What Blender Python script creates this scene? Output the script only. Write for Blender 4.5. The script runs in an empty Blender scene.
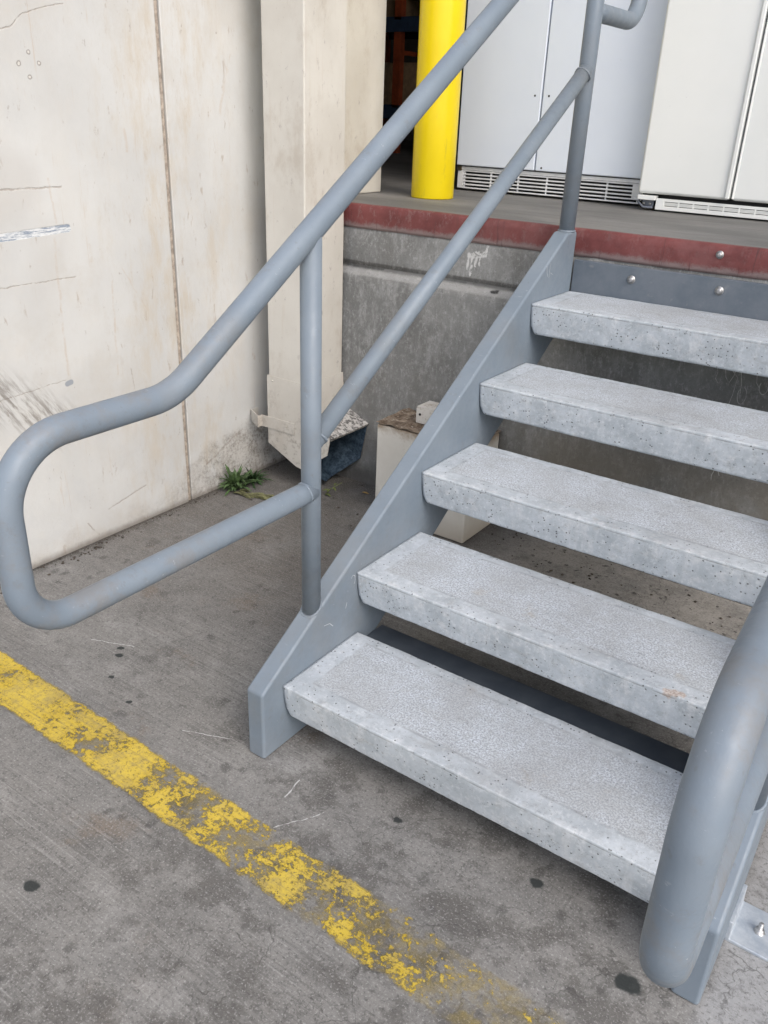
import bpy, bmesh, math, random
from mathutils import Vector, noise
random.seed(7)
S = bpy.context.scene
COL = S.collection
PI = math.pi

# ------------------------------------------------------------------ node helpers
class K:
    """a socket with arithmetic"""
    def __init__(s, m, o): s.m = m; s.o = o
    def _b(s, op, b, rev=False):
        n = s.m.nt.nodes.new('ShaderNodeMath'); n.operation = op
        a, c = (b, s) if rev else (s, b)
        for i, v in enumerate((a, c)):
            if isinstance(v, K): s.m.nt.links.new(v.o, n.inputs[i])
            else: n.inputs[i].default_value = v
        return K(s.m, n.outputs[0])
    def __add__(s, b): return s._b('ADD', b)
    def __radd__(s, b): return s._b('ADD', b)
    def __sub__(s, b): return s._b('SUBTRACT', b)
    def __rsub__(s, b): return s._b('SUBTRACT', b, True)
    def __mul__(s, b): return s._b('MULTIPLY', b)
    def __rmul__(s, b): return s._b('MULTIPLY', b)
    def max(s, b): return s._b('MAXIMUM', b)
    def min(s, b): return s._b('MINIMUM', b)
    def abs(s): return s._b('ABSOLUTE', 0.0)
    def gt(s, b): return s._b('GREATER_THAN', b)
    def lt(s, b): return s._b('LESS_THAN', b)

class Mat:
    def __init__(s, name, rough=.6, metal=0.0, spec=.5):
        s.mat = bpy.data.materials.new(name); s.mat.use_nodes = True
        s.nt = s.mat.node_tree; s.b = s.nt.nodes['Principled BSDF']
        s.b.inputs['Roughness'].default_value = rough
        s.b.inputs['Metallic'].default_value = metal
        s.b.inputs['Specular IOR Level'].default_value = spec
        s.tc = s.nt.nodes.new('ShaderNodeTexCoord').outputs['Object']
        sp = s.nt.nodes.new('ShaderNodeSeparateXYZ'); s.nt.links.new(s.tc, sp.inputs[0])
        s.x, s.y, s.z = (K(s, o) for o in sp.outputs)
    def set(s, k, v):
        if isinstance(v, K): s.nt.links.new(v.o, s.b.inputs[k])
        else: s.b.inputs[k].default_value = v
    def comb(s, x, y, z=0.0):
        n = s.nt.nodes.new('ShaderNodeCombineXYZ')
        for i, v in enumerate((x, y, z)):
            if isinstance(v, K): s.nt.links.new(v.o, n.inputs[i])
            else: n.inputs[i].default_value = v
        return K(s, n.outputs[0])
    def noise(s, scale, detail=6, rough=.6, vec=None, stretch=None, dist=0.0, off=0.0, col=False):
        v = vec.o if vec is not None else s.tc
        if stretch or off:
            mp = s.nt.nodes.new('ShaderNodeMapping'); s.nt.links.new(v, mp.inputs[0])
            mp.inputs['Scale'].default_value = stretch or (1, 1, 1)
            mp.inputs['Location'].default_value = (off, off * .7, off * 1.3); v = mp.outputs[0]
        n = s.nt.nodes.new('ShaderNodeTexNoise'); s.nt.links.new(v, n.inputs['Vector'])
        n.inputs['Scale'].default_value = scale; n.inputs['Detail'].default_value = detail
        n.inputs['Roughness'].default_value = rough; n.inputs['Distortion'].default_value = dist
        return K(s, n.outputs['Color' if col else 'Fac'])
    def voro(s, scale, feature='F1', vec=None, rnd=1.0, out='Distance'):
        n = s.nt.nodes.new('ShaderNodeTexVoronoi'); n.feature = feature
        s.nt.links.new(vec.o if vec is not None else s.tc, n.inputs['Vector'])
        n.inputs['Scale'].default_value = scale; n.inputs['Randomness'].default_value = rnd
        return K(s, n.outputs[out])
    def ramp(s, v, a, b, lo=0.0, hi=1.0):
        n = s.nt.nodes.new('ShaderNodeMapRange'); n.interpolation_type = 'SMOOTHSTEP'
        s.nt.links.new(v.o, n.inputs[0])
        for i, q in enumerate((a, b, lo, hi)): n.inputs[i + 1].default_value = q
        return K(s, n.outputs[0])
    def mix(s, f, a, b, mode='MIX'):
        n = s.nt.nodes.new('ShaderNodeMix'); n.data_type = 'RGBA'; n.blend_type = mode
        if isinstance(f, K): s.nt.links.new(f.o, n.inputs[0])
        else: n.inputs[0].default_value = f
        for i, v in ((6, a), (7, b)):
            if isinstance(v, K): s.nt.links.new(v.o, n.inputs[i])
            else: n.inputs[i].default_value = (*v, 1)
        return K(s, n.outputs[2])
    def warp(s, scale, amt, vec=None):
        """coordinates shaken by noise"""
        c = s.noise(scale, 4, .6, vec=vec, col=True)
        a = s.nt.nodes.new('ShaderNodeVectorMath'); a.operation = 'MULTIPLY_ADD'
        s.nt.links.new(c.o, a.inputs[0]); a.inputs[1].default_value = (amt,) * 3
        s.nt.links.new(vec.o if vec is not None else s.tc, a.inputs[2])
        b = s.nt.nodes.new('ShaderNodeVectorMath'); b.operation = 'SUBTRACT'
        s.nt.links.new(a.outputs[0], b.inputs[0]); b.inputs[1].default_value = (amt * .5,) * 3
        return K(s, b.outputs[0])
    def stroke(s, vec, a, b, r, soft=.5):
        """mask of a thick line from a to b in object coordinates"""
        g = stroke_group()
        n = s.nt.nodes.new('ShaderNodeGroup'); n.node_tree = g
        s.nt.links.new(vec.o, n.inputs[0])
        n.inputs[1].default_value = a; n.inputs[2].default_value = b
        n.inputs[3].default_value = r * (1 - soft); n.inputs[4].default_value = r * (1 + soft)
        return K(s, n.outputs[0])
    def bump(s, h, strength=.3, dist=.002):
        n = s.nt.nodes.new('ShaderNodeBump'); n.inputs['Strength'].default_value = strength
        n.inputs['Distance'].default_value = dist
        s.nt.links.new(h.o, n.inputs['Height']); s.nt.links.new(n.outputs[0], s.b.inputs['Normal'])

_g = []
def stroke_group():
    if _g: return _g[0]
    g = bpy.data.node_groups.new('stroke_mask', 'ShaderNodeTree'); _g.append(g)
    for nm, t in (('V', 'NodeSocketVector'), ('A', 'NodeSocketVector'), ('B', 'NodeSocketVector'), ('R0', 'NodeSocketFloat'), ('R1', 'NodeSocketFloat')):
        g.interface.new_socket(nm, in_out='INPUT', socket_type=t)
    g.interface.new_socket('Mask', in_out='OUTPUT', socket_type='NodeSocketFloat')
    gi = g.nodes.new('NodeGroupInput'); go = g.nodes.new('NodeGroupOutput')
    def vm(op, a, b=None, c=None):
        n = g.nodes.new('ShaderNodeVectorMath'); n.operation = op
        g.links.new(a, n.inputs[0])
        if b is not None: g.links.new(b, n.inputs[1])
        return n
    va = vm('SUBTRACT', gi.outputs[0], gi.outputs[1]).outputs[0]
    ba = vm('SUBTRACT', gi.outputs[2], gi.outputs[1]).outputs[0]
    d1 = vm('DOT_PRODUCT', va, ba).outputs['Value']; d2 = vm('DOT_PRODUCT', ba, ba).outputs['Value']
    dv = g.nodes.new('ShaderNodeMath'); dv.operation = 'DIVIDE'; dv.use_clamp = True
    g.links.new(d1, dv.inputs[0]); g.links.new(d2, dv.inputs[1])
    sc = g.nodes.new('ShaderNodeVectorMath'); sc.operation = 'SCALE'
    g.links.new(ba, sc.inputs[0]); g.links.new(dv.outputs[0], sc.inputs['Scale'])
    ds = vm('DISTANCE', va, sc.outputs[0]).outputs['Value']
    mr = g.nodes.new('ShaderNodeMapRange'); mr.interpolation_type = 'SMOOTHSTEP'
    g.links.new(ds, mr.inputs[0]); g.links.new(gi.outputs[3], mr.inputs[1]); g.links.new(gi.outputs[4], mr.inputs[2])
    mr.inputs[3].default_value = 1; mr.inputs[4].default_value = 0
    g.links.new(mr.outputs[0], go.inputs[0])
    return g

# ------------------------------------------------------------------ object helpers
def link(name, me, mat, parent=None, bevel=0, seg=3, smooth=True):
    o = bpy.data.objects.new(name, me); COL.objects.link(o)
    if mat is not None: me.materials.append(mat.mat if isinstance(mat, Mat) else mat)
    if smooth:
        for p in me.polygons: p.use_smooth = True
    if bevel:
        b = o.modifiers.new('bevel', 'BEVEL'); b.width = bevel; b.segments = seg
        b.limit_method = 'ANGLE'; b.angle_limit = math.radians(30); b.harden_normals = True
    if parent is not None: o.parent = parent
    return o
def tag(o, label=None, cat=None, group=None, kind=None):
    for k, v in (('label', label), ('category', cat), ('group', group), ('kind', kind)):
        if v: o[k] = v
    return o
def empty(name, label, cat, loc=(0, 0, 0), group=None):
    o = bpy.data.objects.new(name, None); COL.objects.link(o); o.location = loc
    o.empty_display_size = .1
    return tag(o, label, cat, group)
def mesh_of(bm):
    bmesh.ops.recalc_face_normals(bm, faces=bm.faces)
    me = bpy.data.meshes.new('mesh'); bm.to_mesh(me); bm.free(); return me
def add_box(bm, x0, x1, y0, y1, z0, z1):
    v = [bm.verts.new((x, y, z)) for z in (z0, z1) for (x, y) in ((x0, y0), (x1, y0), (x1, y1), (x0, y1))]
    for f in ((3, 2, 1, 0), (4, 5, 6, 7), (0, 1, 5, 4), (1, 2, 6, 5), (2, 3, 7, 6), (3, 0, 4, 7)):
        bm.faces.new([v[i] for i in f])
    return v
def box(name, x0, x1, y0, y1, z0, z1, mat, parent=None, bevel=0, seg=3):
    bm = bmesh.new(); add_box(bm, x0, x1, y0, y1, z0, z1)
    return link(name, mesh_of(bm), mat, parent, bevel, seg, smooth=bool(bevel))
def add_prism(bm, pts, axis, a, b):
    """polygon pts (u, v) extruded along axis from a to b"""
    def P(u, v, w): return {'x': (w, u, v), 'y': (u, w, v), 'z': (u, v, w)}[axis]
    A = [bm.verts.new(P(u, v, a)) for u, v in pts]; B = [bm.verts.new(P(u, v, b)) for u, v in pts]
    bm.faces.new(A); bm.faces.new(B[::-1])
    n = len(pts)
    for i in range(n): bm.faces.new((A[i], B[i], B[(i + 1) % n], A[(i + 1) % n]))
def prism(name, pts, axis, a, b, mat, parent=None, bevel=0, seg=3):
    bm = bmesh.new(); add_prism(bm, pts, axis, a, b)
    return link(name, mesh_of(bm), mat, parent, bevel, seg, smooth=bool(bevel))
def fillet(pts, rad, n=12):
    out = [Vector(pts[0])]
    for i in range(1, len(pts) - 1):
        p, q, r = Vector(pts[i - 1]), Vector(pts[i]), Vector(pts[i + 1])
        a = (p - q).normalized(); b = (r - q).normalized(); ang = a.angle(b)
        R = rad[i - 1]
        if R < 1e-4 or ang > PI - .01: out.append(q); continue
        d = R / math.tan(ang / 2)
        c = q + (a + b).normalized() * (R / math.sin(ang / 2))
        s = q + a * d; e = q + b * d; u = (s - c); v = (e - c); th = u.angle(v)
        for k in range(n + 1):
            t = k / n
            out.append(c + (u * math.sin((1 - t) * th) + v * math.sin(t * th)) / math.sin(th))
    out.append(Vector(pts[-1]))
    return out
def add_tube(bm, pts, r, seg=28, caps=True, up=Vector((1, 0, 0))):
    rings = []
    for i, p in enumerate(pts):
        t = (pts[min(i + 1, len(pts) - 1)] - pts[max(i - 1, 0)]).normalized()
        u = (up - t * up.dot(t))
        if u.length < 1e-3: u = Vector((0, 1, 0)) - t * t.y
        u.normalize(); v = t.cross(u)
        rr = r[i] if isinstance(r, (list, tuple)) else r
        rings.append([bm.verts.new(p + (u * math.cos(2 * PI * k / seg) + v * math.sin(2 * PI * k / seg)) * rr) for k in range(seg)])
    for a, b in zip(rings, rings[1:]):
        for k in range(seg): bm.faces.new((a[k], a[(k + 1) % seg], b[(k + 1) % seg], b[k]))
    if caps: bm.faces.new(rings[0][::-1]); bm.faces.new(rings[-1])
def subdiv_line(pts, step=.03):
    out = [pts[0]]
    for a, b in zip(pts, pts[1:]):
        n = max(1, int((b - a).length / step))
        for k in range(1, n + 1): out.append(a.lerp(b, k / n))
    return out
def tube(name, pts, r, mat, parent=None, seg=28, up=Vector((1, 0, 0))):
    bm = bmesh.new(); add_tube(bm, [Vector(p) for p in pts], r, seg, True, up)
    return link(name, mesh_of(bm), mat, parent)
def add_lathe(bm, prof, seg=32, M=None):
    """profile (r, z) turned round z, then moved by matrix M"""
    rings = []
    for r, z in prof:
        rings.append([bm.verts.new((r * math.cos(2 * PI * k / seg), r * math.sin(2 * PI * k / seg), z)) for k in range(seg)])
    for a, b in zip(rings, rings[1:]):
        for k in range(seg): bm.faces.new((a[k], a[(k + 1) % seg], b[(k + 1) % seg], b[k]))
    bm.faces.new(rings[0][::-1]); bm.faces.new(rings[-1])
    if M is not None:
        for rg in rings:
            for v in rg: v.co = M @ v.co

# ------------------------------------------------------------------ dimensions (metres, fitted to the photograph)
RUN, RISE, H1, W, SW = .278, .178, .1755, .958, .05
YD, ZD = 1.41, 1.074           # dock face, dock top
XW = -1.196                    # painted wall
YJ = .824                      # joint in it

# ------------------------------------------------------------------ materials
def make_steel():
    m = Mat('blue_grey_enamel', .42)
    n = m.noise(7, 5, .6); n2 = m.noise(45, 4, .65, off=3)
    c = m.mix(m.ramp(n, .3, .7), (.160, .198, .240), (.186, .224, .265))
    # worn, dirty patches from hands on the outer bends and dust
    d = m.ramp(m.noise(9, 6, .7, off=9), .46, .66) * m.ramp(m.y, .0, -.3)
    c = m.mix(d * .55, c, (.185, .175, .165))
    c = m.mix(m.ramp(m.noise(26, 6, .75, off=19), .56, .68) * .3, c, (.15, .15, .15))
    c = m.mix(m.ramp(m.noise(60, 3, .6, off=11), .66, .74) * .25, c, (.12, .12, .12))
    # chips and pale scratches
    w = m.warp(30, .02)
    sc = m.ramp(m.noise(12, 3, .5, stretch=(1, 1, 6), off=5), .77, .79) * m.ramp(m.noise(90, 2, .5), .5, .6)
    c = m.mix(sc * .6, c, (.6, .62, .65))
    m.set('Base Color', c)
    c = m.mix(m.ramp(m.noise(95, 4, .75, off=27), .66, .71) * m.ramp(m.noise(5, 4, .6, off=28), .45, .6) * .7, c, (.42, .45, .48))
    c = m.mix(m.ramp(m.noise(1, 4, .7, stretch=(16, 130, 130), off=30), .66, .72) * .3, c, (.40, .43, .46))
    c = m.mix(m.ramp(m.noise(3.3, 5, .65, off=33), .5, .72) * .35, c, (.17, .165, .155))
    m.set('Base Color', c)
    m.set('Roughness', m.ramp(n2, .3, .7, .42, .6))
    m.bump(m.noise(260, 3, .6) * .5 + m.noise(25, 3, .5) + m.noise(70, 3, .5) * .5, .3, .0014)
    return m
steel = make_steel()
dark_steel = Mat('dark_primer_steel', .5)
c = dark_steel.mix(dark_steel.ramp(dark_steel.noise(14, 6), .35, .7), (.050, .062, .080), (.070, .084, .102))
dark_steel.set('Base Color', c); dark_steel.bump(dark_steel.noise(160, 3), .15, .001)
riser_steel = Mat('riser_plate_paint', .5)
c = riser_steel.mix(riser_steel.ramp(riser_steel.noise(9, 6, .65), .35, .7), (.105, .128, .155), (.145, .165, .19))
c = riser_steel.mix(riser_steel.ramp(riser_steel.noise(40, 4, off=4), .62, .75) * .4, c, (.25, .25, .25))
riser_steel.set('Base Color', c)
riser_steel.bump(riser_steel.noise(120, 3), .15, .001)
clipm = Mat('dull_galvanised_plate', .48, .35)
clipm.set('Base Color', clipm.mix(clipm.ramp(clipm.noise(35, 6, .7), .3, .7), (.36, .41, .47), (.52, .56, .60)))
clipm.bump(clipm.noise(120, 4), .2, .001)
zinc = Mat('zinc_plated_steel', .5, .9)
zinc.set('Base Color', zinc.mix(zinc.noise(90, 4), (.22, .22, .22), (.62, .62, .62)))

def make_tread(seed):
    m = Mat('precast_tread_concrete', .85, spec=.25)
    mot = m.noise(11, 7, .68, off=seed)
    fine = m.noise(130, 5, .8, off=seed)
    gran = m.noise(230, 4, .8, off=seed + 2)
    c = m.mix(m.ramp(mot, .30, .70), (.345, .38, .41), (.49, .53, .568))
    c = m.mix(m.ramp(fine, .35, .75), c, (.62, .625, .63)) if False else m.mix(m.ramp(fine, .30, .48, .4, 0), c, (.26, .27, .28))
    c = m.mix(m.ramp(m.noise(75, 5, .8, off=seed + 9), .50, .66) * .5, c, (.64, .67, .69))
    # blasted panel inside a smooth margin on the upper side
    jx = (m.noise(40, 4, .7, off=seed + 31) - .5) * .012
    ex = m.ramp(m.x + jx, .050, .058) * m.ramp(m.x + jx, W - .050, W - .058)
    ey = m.ramp(m.y + jx, .050, .057) * m.ramp(m.y + jx, .256, .249)
    rim = m.ramp(m.x, .046, .052) * m.ramp(m.x, W - .046, W - .052) * m.ramp(m.y, .045, .051) * m.ramp(m.y, .262, .256)
    up = m.ramp(m.z, -.004, -.0025)
    pan = ex * ey * up
    g = m.mix(m.ramp(gran, .40, .60), (.26, .28, .30), (.62, .67, .725))
    g = m.mix(m.ramp(m.noise(55, 6, .8, off=seed + 12), .48, .62) * .45, g, (.30, .305, .31))
    g = m.mix(m.ramp(m.noise(6, 6, .7, off=seed + 5), .36, .66) * .5, g, (.32, .325, .325))
    c = m.mix(pan * .85, c, g)
    gr_ = (rim - ex * ey).max(0.0) * up
    c = m.mix(gr_ * m.ramp(m.noise(23, 4, .7, off=seed + 2), .35, .6) * .5, c, (.22, .22, .22))
    walk = m.ramp((m.x - .47 - (seed % 40) * .003).abs(), .34, .05) * m.ramp(m.noise(5, 6, .7, off=seed + 14), .4, .65) * up
    c = m.mix(walk * .4, c, (.27, .27, .265))
    fl = m.ramp(m.noise(62, 4, .75, off=seed + 61), .60, .68) * m.ramp(m.noise(9, 4, .6, off=seed + 62), .42, .58)
    c = m.mix(fl * .5, c, (.17, .17, .17))
    # seam line of the mould below the nose, smudges and drips on the front
    seam = (m.z + .007).abs(); sn = m.ramp(seam, .0006, .0018, 1, 0) * m.ramp(m.noise(14, 4, off=seed), .38, .55)
    c = m.mix(sn * .6, c, (.2, .2, .19))
    drip = m.ramp(m.noise(28, 5, .7, stretch=(1, .2, .18), off=seed + 1), .5, .72) * m.ramp(m.y, .02, .01)
    c = m.mix(drip * .35, c, (.66, .67, .68))
    sm = m.ramp(m.noise(13, 6, .75, stretch=(.5, 1, 1.6), off=seed + 8), .56, .74)
    c = m.mix(sm * .42, c, (.27, .265, .25))
    tn = m.ramp(m.noise(8, 5, .7, off=seed + 41), .62, .74)
    c = m.mix(tn * .4, c, (.36, .31, .24))
    edge = m.ramp(m.noise(34, 5, .7, off=seed + 4), .52, .7) * m.ramp((m.y - .004).abs(), .004, .018, 1, 0)
    c = m.mix(edge * .35, c, (.68, .68, .68))
    # open air holes in the cast faces
    v = m.voro(85, vec=m.warp(60, .006)); big = m.noise(16, 3, off=seed + 6)
    pit = m.ramp(v, .13, .20, 1, 0) * m.ramp(big, .46, .53) * (1 - pan)
    v2 = m.voro(210); pit2 = m.ramp(v2, .12, .2, 1, 0) * m.ramp(m.noise(26, 2, off=seed + 3), .52, .6) * (1 - pan * .6)
    pits = pit.max(pit2 * .7)
    c = m.mix(m.ramp(m.noise(33, 6, .8, off=seed + 51), .54, .68) * .35 * (1 - pan * .5), c, (.24, .24, .235))
    c = m.mix(pits * .85, c, (.09, .09, .088))
    if seed == 20:      # chip with brown aggregate on the nose of the second step
        ch = m.stroke(m.warp(110, .02), (.775, .006, -.002), (.80, .012, 0), .010, .35)
        c = m.mix(ch * .75, c, m.mix(m.ramp(m.noise(200, 3), .4, .6), (.30, .22, .17), (.5, .42, .36)))
    m.set('Base Color', c)
    h = gran * pan * .8 + fine * .35 - pits * 2.2 - sn * .8 - pan * .5 + m.noise(30, 4, .6) * .7
    m.bump(h, .55, .0016)
    return m

def make_floor():
    m = Mat('old_broomed_concrete', .82, spec=.3)
    mot = m.noise(3.2, 8, .62); med = m.noise(13, 8, .7, off=4); fine = m.noise(120, 6, .75)
    c = m.mix(m.ramp(mot, .3, .7), (.150, .146, .139), (.210, .206, .197))
    c = m.mix(m.ramp(med, .38, .64) * .6, c, (.235, .228, .216))
    # broom lines run along x, weaker where traffic has worn them
    br = m.noise(1, 3, .7, stretch=(3.0, 120, 1), dist=.08); wv = m.ramp(m.noise(2.3, 4, off=8), .33, .55) * m.ramp(m.x, .9, .1, .35, 1)
    brm = m.ramp(br, .50, .66) * wv
    c = m.mix(brm * .5, c, (.095, .092, .088))
    brl = m.ramp(m.noise(1, 3, .7, stretch=(4.0, 170, 1), off=3), .54, .66) * wv
    c = m.mix(brl * .42, c, (.33, .325, .315))
    # traffic grime: in front of and under the steps, and scattered blotches
    gz = m.ramp(m.noise(9, 7, .72, off=13), .46, .60)
    zone = m.ramp(m.y, .9, 0) * m.ramp(m.x, -.3, .15)
    c = m.mix(gz * m.ramp(zone, 0, 1, .2, .7), c, (.088, .083, .077))
    sp = m.voro(7.5, vec=m.warp(9, .12)); sps = m.ramp(sp, .16, .27, 1, 0) * m.ramp(m.noise(2.1, 3, off=2), .46, .56)
    c = m.mix(sps * .55, c, (.070, .067, .063))
    sp3 = m.voro(17, vec=m.warp(18, .06)); sps3 = m.ramp(sp3, .12, .30, 1, 0) * m.ramp(m.noise(5.0, 4, off=22), .47, .56)
    c = m.mix(sps3 * .6, c, (.062, .06, .057))
    rb = m.ramp(m.noise(4.4, 6, .7, off=31), .58, .72) * m.ramp(m.x, .4, -.1)
    c = m.mix(rb * .4, c, (.17, .12, .08))
    lt = m.ramp(m.noise(4.0, 6, .65, off=41), .56, .7)
    c = m.mix(lt * .45, c, (.33, .325, .315))
    # dirt collected along the painted wall and in the corner under the steps
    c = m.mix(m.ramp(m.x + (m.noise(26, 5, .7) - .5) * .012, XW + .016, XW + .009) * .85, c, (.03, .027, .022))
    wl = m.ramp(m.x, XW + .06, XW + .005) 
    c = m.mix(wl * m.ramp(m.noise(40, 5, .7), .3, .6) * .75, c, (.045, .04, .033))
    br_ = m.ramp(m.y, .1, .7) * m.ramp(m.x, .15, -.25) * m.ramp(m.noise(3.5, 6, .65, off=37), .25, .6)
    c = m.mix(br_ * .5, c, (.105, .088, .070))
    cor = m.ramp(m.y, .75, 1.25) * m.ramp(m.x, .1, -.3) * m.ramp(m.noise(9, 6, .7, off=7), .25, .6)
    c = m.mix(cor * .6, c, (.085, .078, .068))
    # pale dusty slab and crumbs below the steps
    du = m.ramp(m.y, .75, .95) * m.ramp(m.x, -.2, .1)
    c = m.mix(du * m.ramp(m.noise(7, 6, .7, off=17), .3, .6) * .55, c, (.36, .34, .31))
    c = m.mix(du * m.ramp(m.voro(26, vec=m.warp(20, .05)), .12, .2, 1, 0) * .8, c, (.03, .03, .028))
    # slab outside the right stringer is pale
    rt = m.ramp(m.x, .985, 1.03) * m.ramp(m.y, -.25, -.05)
    c = m.mix(rt * m.ramp(m.noise(12, 6, .7, off=3), .2, .55) * .75, c, (.36, .365, .37))
    # fine aggregate
    c = m.mix(m.ramp(fine, .36, .48, .62, 0), c, (.06, .058, .056))
    c = m.mix(m.ramp(m.noise(46, 6, .75, off=51), .5, .62) * .35, c, (.09, .088, .085))
    c = m.mix(m.ramp(m.noise(210, 3, .7, off=2), .54, .66) * .5, c, (.40, .395, .385))
    # map cracks
    w = m.warp(7, .16); w2 = m.warp(25, .03, vec=w)
    cr = m.ramp(m.voro(4.6, 'DISTANCE_TO_EDGE', vec=w2), .0, .012, 1, 0)
    cr2 = m.ramp(m.voro(15, 'DISTANCE_TO_EDGE', vec=w2), .0, .022, 1, 0) * m.ramp(m.noise(3, 3, off=5), .46, .56)
    cz = m.ramp(m.x, .0, .35) * m.ramp(m.noise(2.6, 3, off=6), .38, .5)
    ck = (cr * cz).max(cr2 * m.ramp(m.x, .1, .5) * .7)
    # the long crack that crosses the slab below the painted line
    wk = m.warp(14, .05)
    for a, b in (((.22, -.42, 0), (.36, -.47, 0)), ((.36, -.47, 0), (.47, -.45, 0)), ((.47, -.45, 0), (.62, -.50, 0)), ((.12, -.20, 0), (.02, -.14, 0))):
        ck = ck.max(m.stroke(wk, a, b, .0016, .6))
    ck3 = m.ramp(m.voro(9, 'DISTANCE_TO_EDGE', vec=w2), .0, .010, 1, 0) * m.ramp(m.noise(4, 3, off=71), .5, .58)
    ck = ck.max(ck3 * .8)
    c = m.mix(ck * m.ramp(m.noise(19, 4, .7, off=44), .34, .56) * .62, c, (.05, .048, .045))
    # trodden gum and tar spots
    wg = m.warp(35, .02); gum = None
    for x, y, r in ((-.125, -.599, .013), (.887, -.098, .017), (-.625, .022, .007), (-.602, -.003, .009), (.664, .001, .011), (-.539, -.08, .006), (-.42, -.12, .006), (.35, -.03, .008), (-.30, -.62, .008)):
        k = m.stroke(wg, (x, y, 0), (x + r * .7, y + r * .2, 0), r, .25); gum = k if gum is None else gum.max(k)
    c = m.mix(gum * .92, c, (.022, .027, .027))
    # scratches of white paint
    ws = m.warp(20, .015); st = None
    for a, b, r in (((.105, -.067, 0), (.116, -.124, 0), .0016), ((.152, -.205, 0), (.19, -.15, 0), .0010), ((.19, -.15, 0), (.212, -.106, 0), .0010), ((-.72, .0, 0), (-.60, .05, 0), .0011), ((-.23, -.109, 0), (-.09, -.05, 0), .0010), ((-.30, .33, 0), (-.295, .37, 0), .0016)):
        k = m.stroke(ws, a, b, r, .6); st = k if st is None else st.max(k)
    c = m.mix(st * .7, c, (.6, .6, .6))
    m.set('Base Color', c)
    m.set('Roughness', m.ramp(med, .3, .7, .7, .9))
    m.bump(m.noise(110, 4, .75) * .8 + br * -.6 * 1.0 + m.noise(13, 3, .7) * .6, .5, .0022)
    return m

def make_line():
    m = Mat('worn_yellow_road_paint', .7)
    n1 = m.noise(52, 8, .78); n2 = m.noise(9, 5, .65, off=3); n3 = m.noise(120, 4, .7, off=9)
    # wears away towards +x
    wear = m.ramp(m.x, -.9, .82, .0, 1.0)
    # ragged borders
    yb = m.y + m.x * .022 + .272 + (m.noise(16, 6, .75, off=1) - .5) * .04
    brd = m.ramp(yb.abs(), .056, .066, 1, 0)
    thr = n1 * .5 + n2 * .5 + (n3 - .5) * .22 + (m.noise(1, 4, .7, stretch=(5, 110, 1), off=4) - .5) * .14
    # thinned from left to right, with a last surviving patch near x = .5
    pat = m.stroke(m.warp(10, .08), (.46, -.30, .004), (.56, -.31, .004), .05, .6) * .05
    lim = m.ramp(m.x, -.75, .35, .435, .515) + m.ramp(m.x, .33, .85, 0, .085)
    k = thr - lim + pat
    cov = m.ramp(k, -.03, .03) * brd * m.ramp(m.noise(150, 4, .8, off=12), .34, .44)
    c = m.mix(m.ramp(n2, .35, .65), (.47, .335, .028), (.55, .405, .055))
    c = m.mix(m.ramp(m.noise(1, 4, .7, stretch=(3, 120, 1)), .5, .66) * .5, c, (.26, .20, .07))
    c = m.mix(m.ramp(m.noise(60, 5, .7, off=6), .5, .75) * .5, c, (.30, .25, .12))
    c = m.mix(m.ramp(n3, .3, .5, .6, 0), c, (.13, .11, .07))
    c = m.mix(m.ramp(m.noise(11, 6, .75, off=17), .48, .66) * .55, c, (.25, .205, .10))
    m.set('Base Color', c)
    ghost = brd * m.ramp(m.noise(21, 6, .8, off=33), .42, .62) * m.ramp(m.x, 1.0, .7) * .15
    m.set('Alpha', cov.max(ghost))
    m.bump(n1 + n3 * .4, .4, .0015)
    return m

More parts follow.
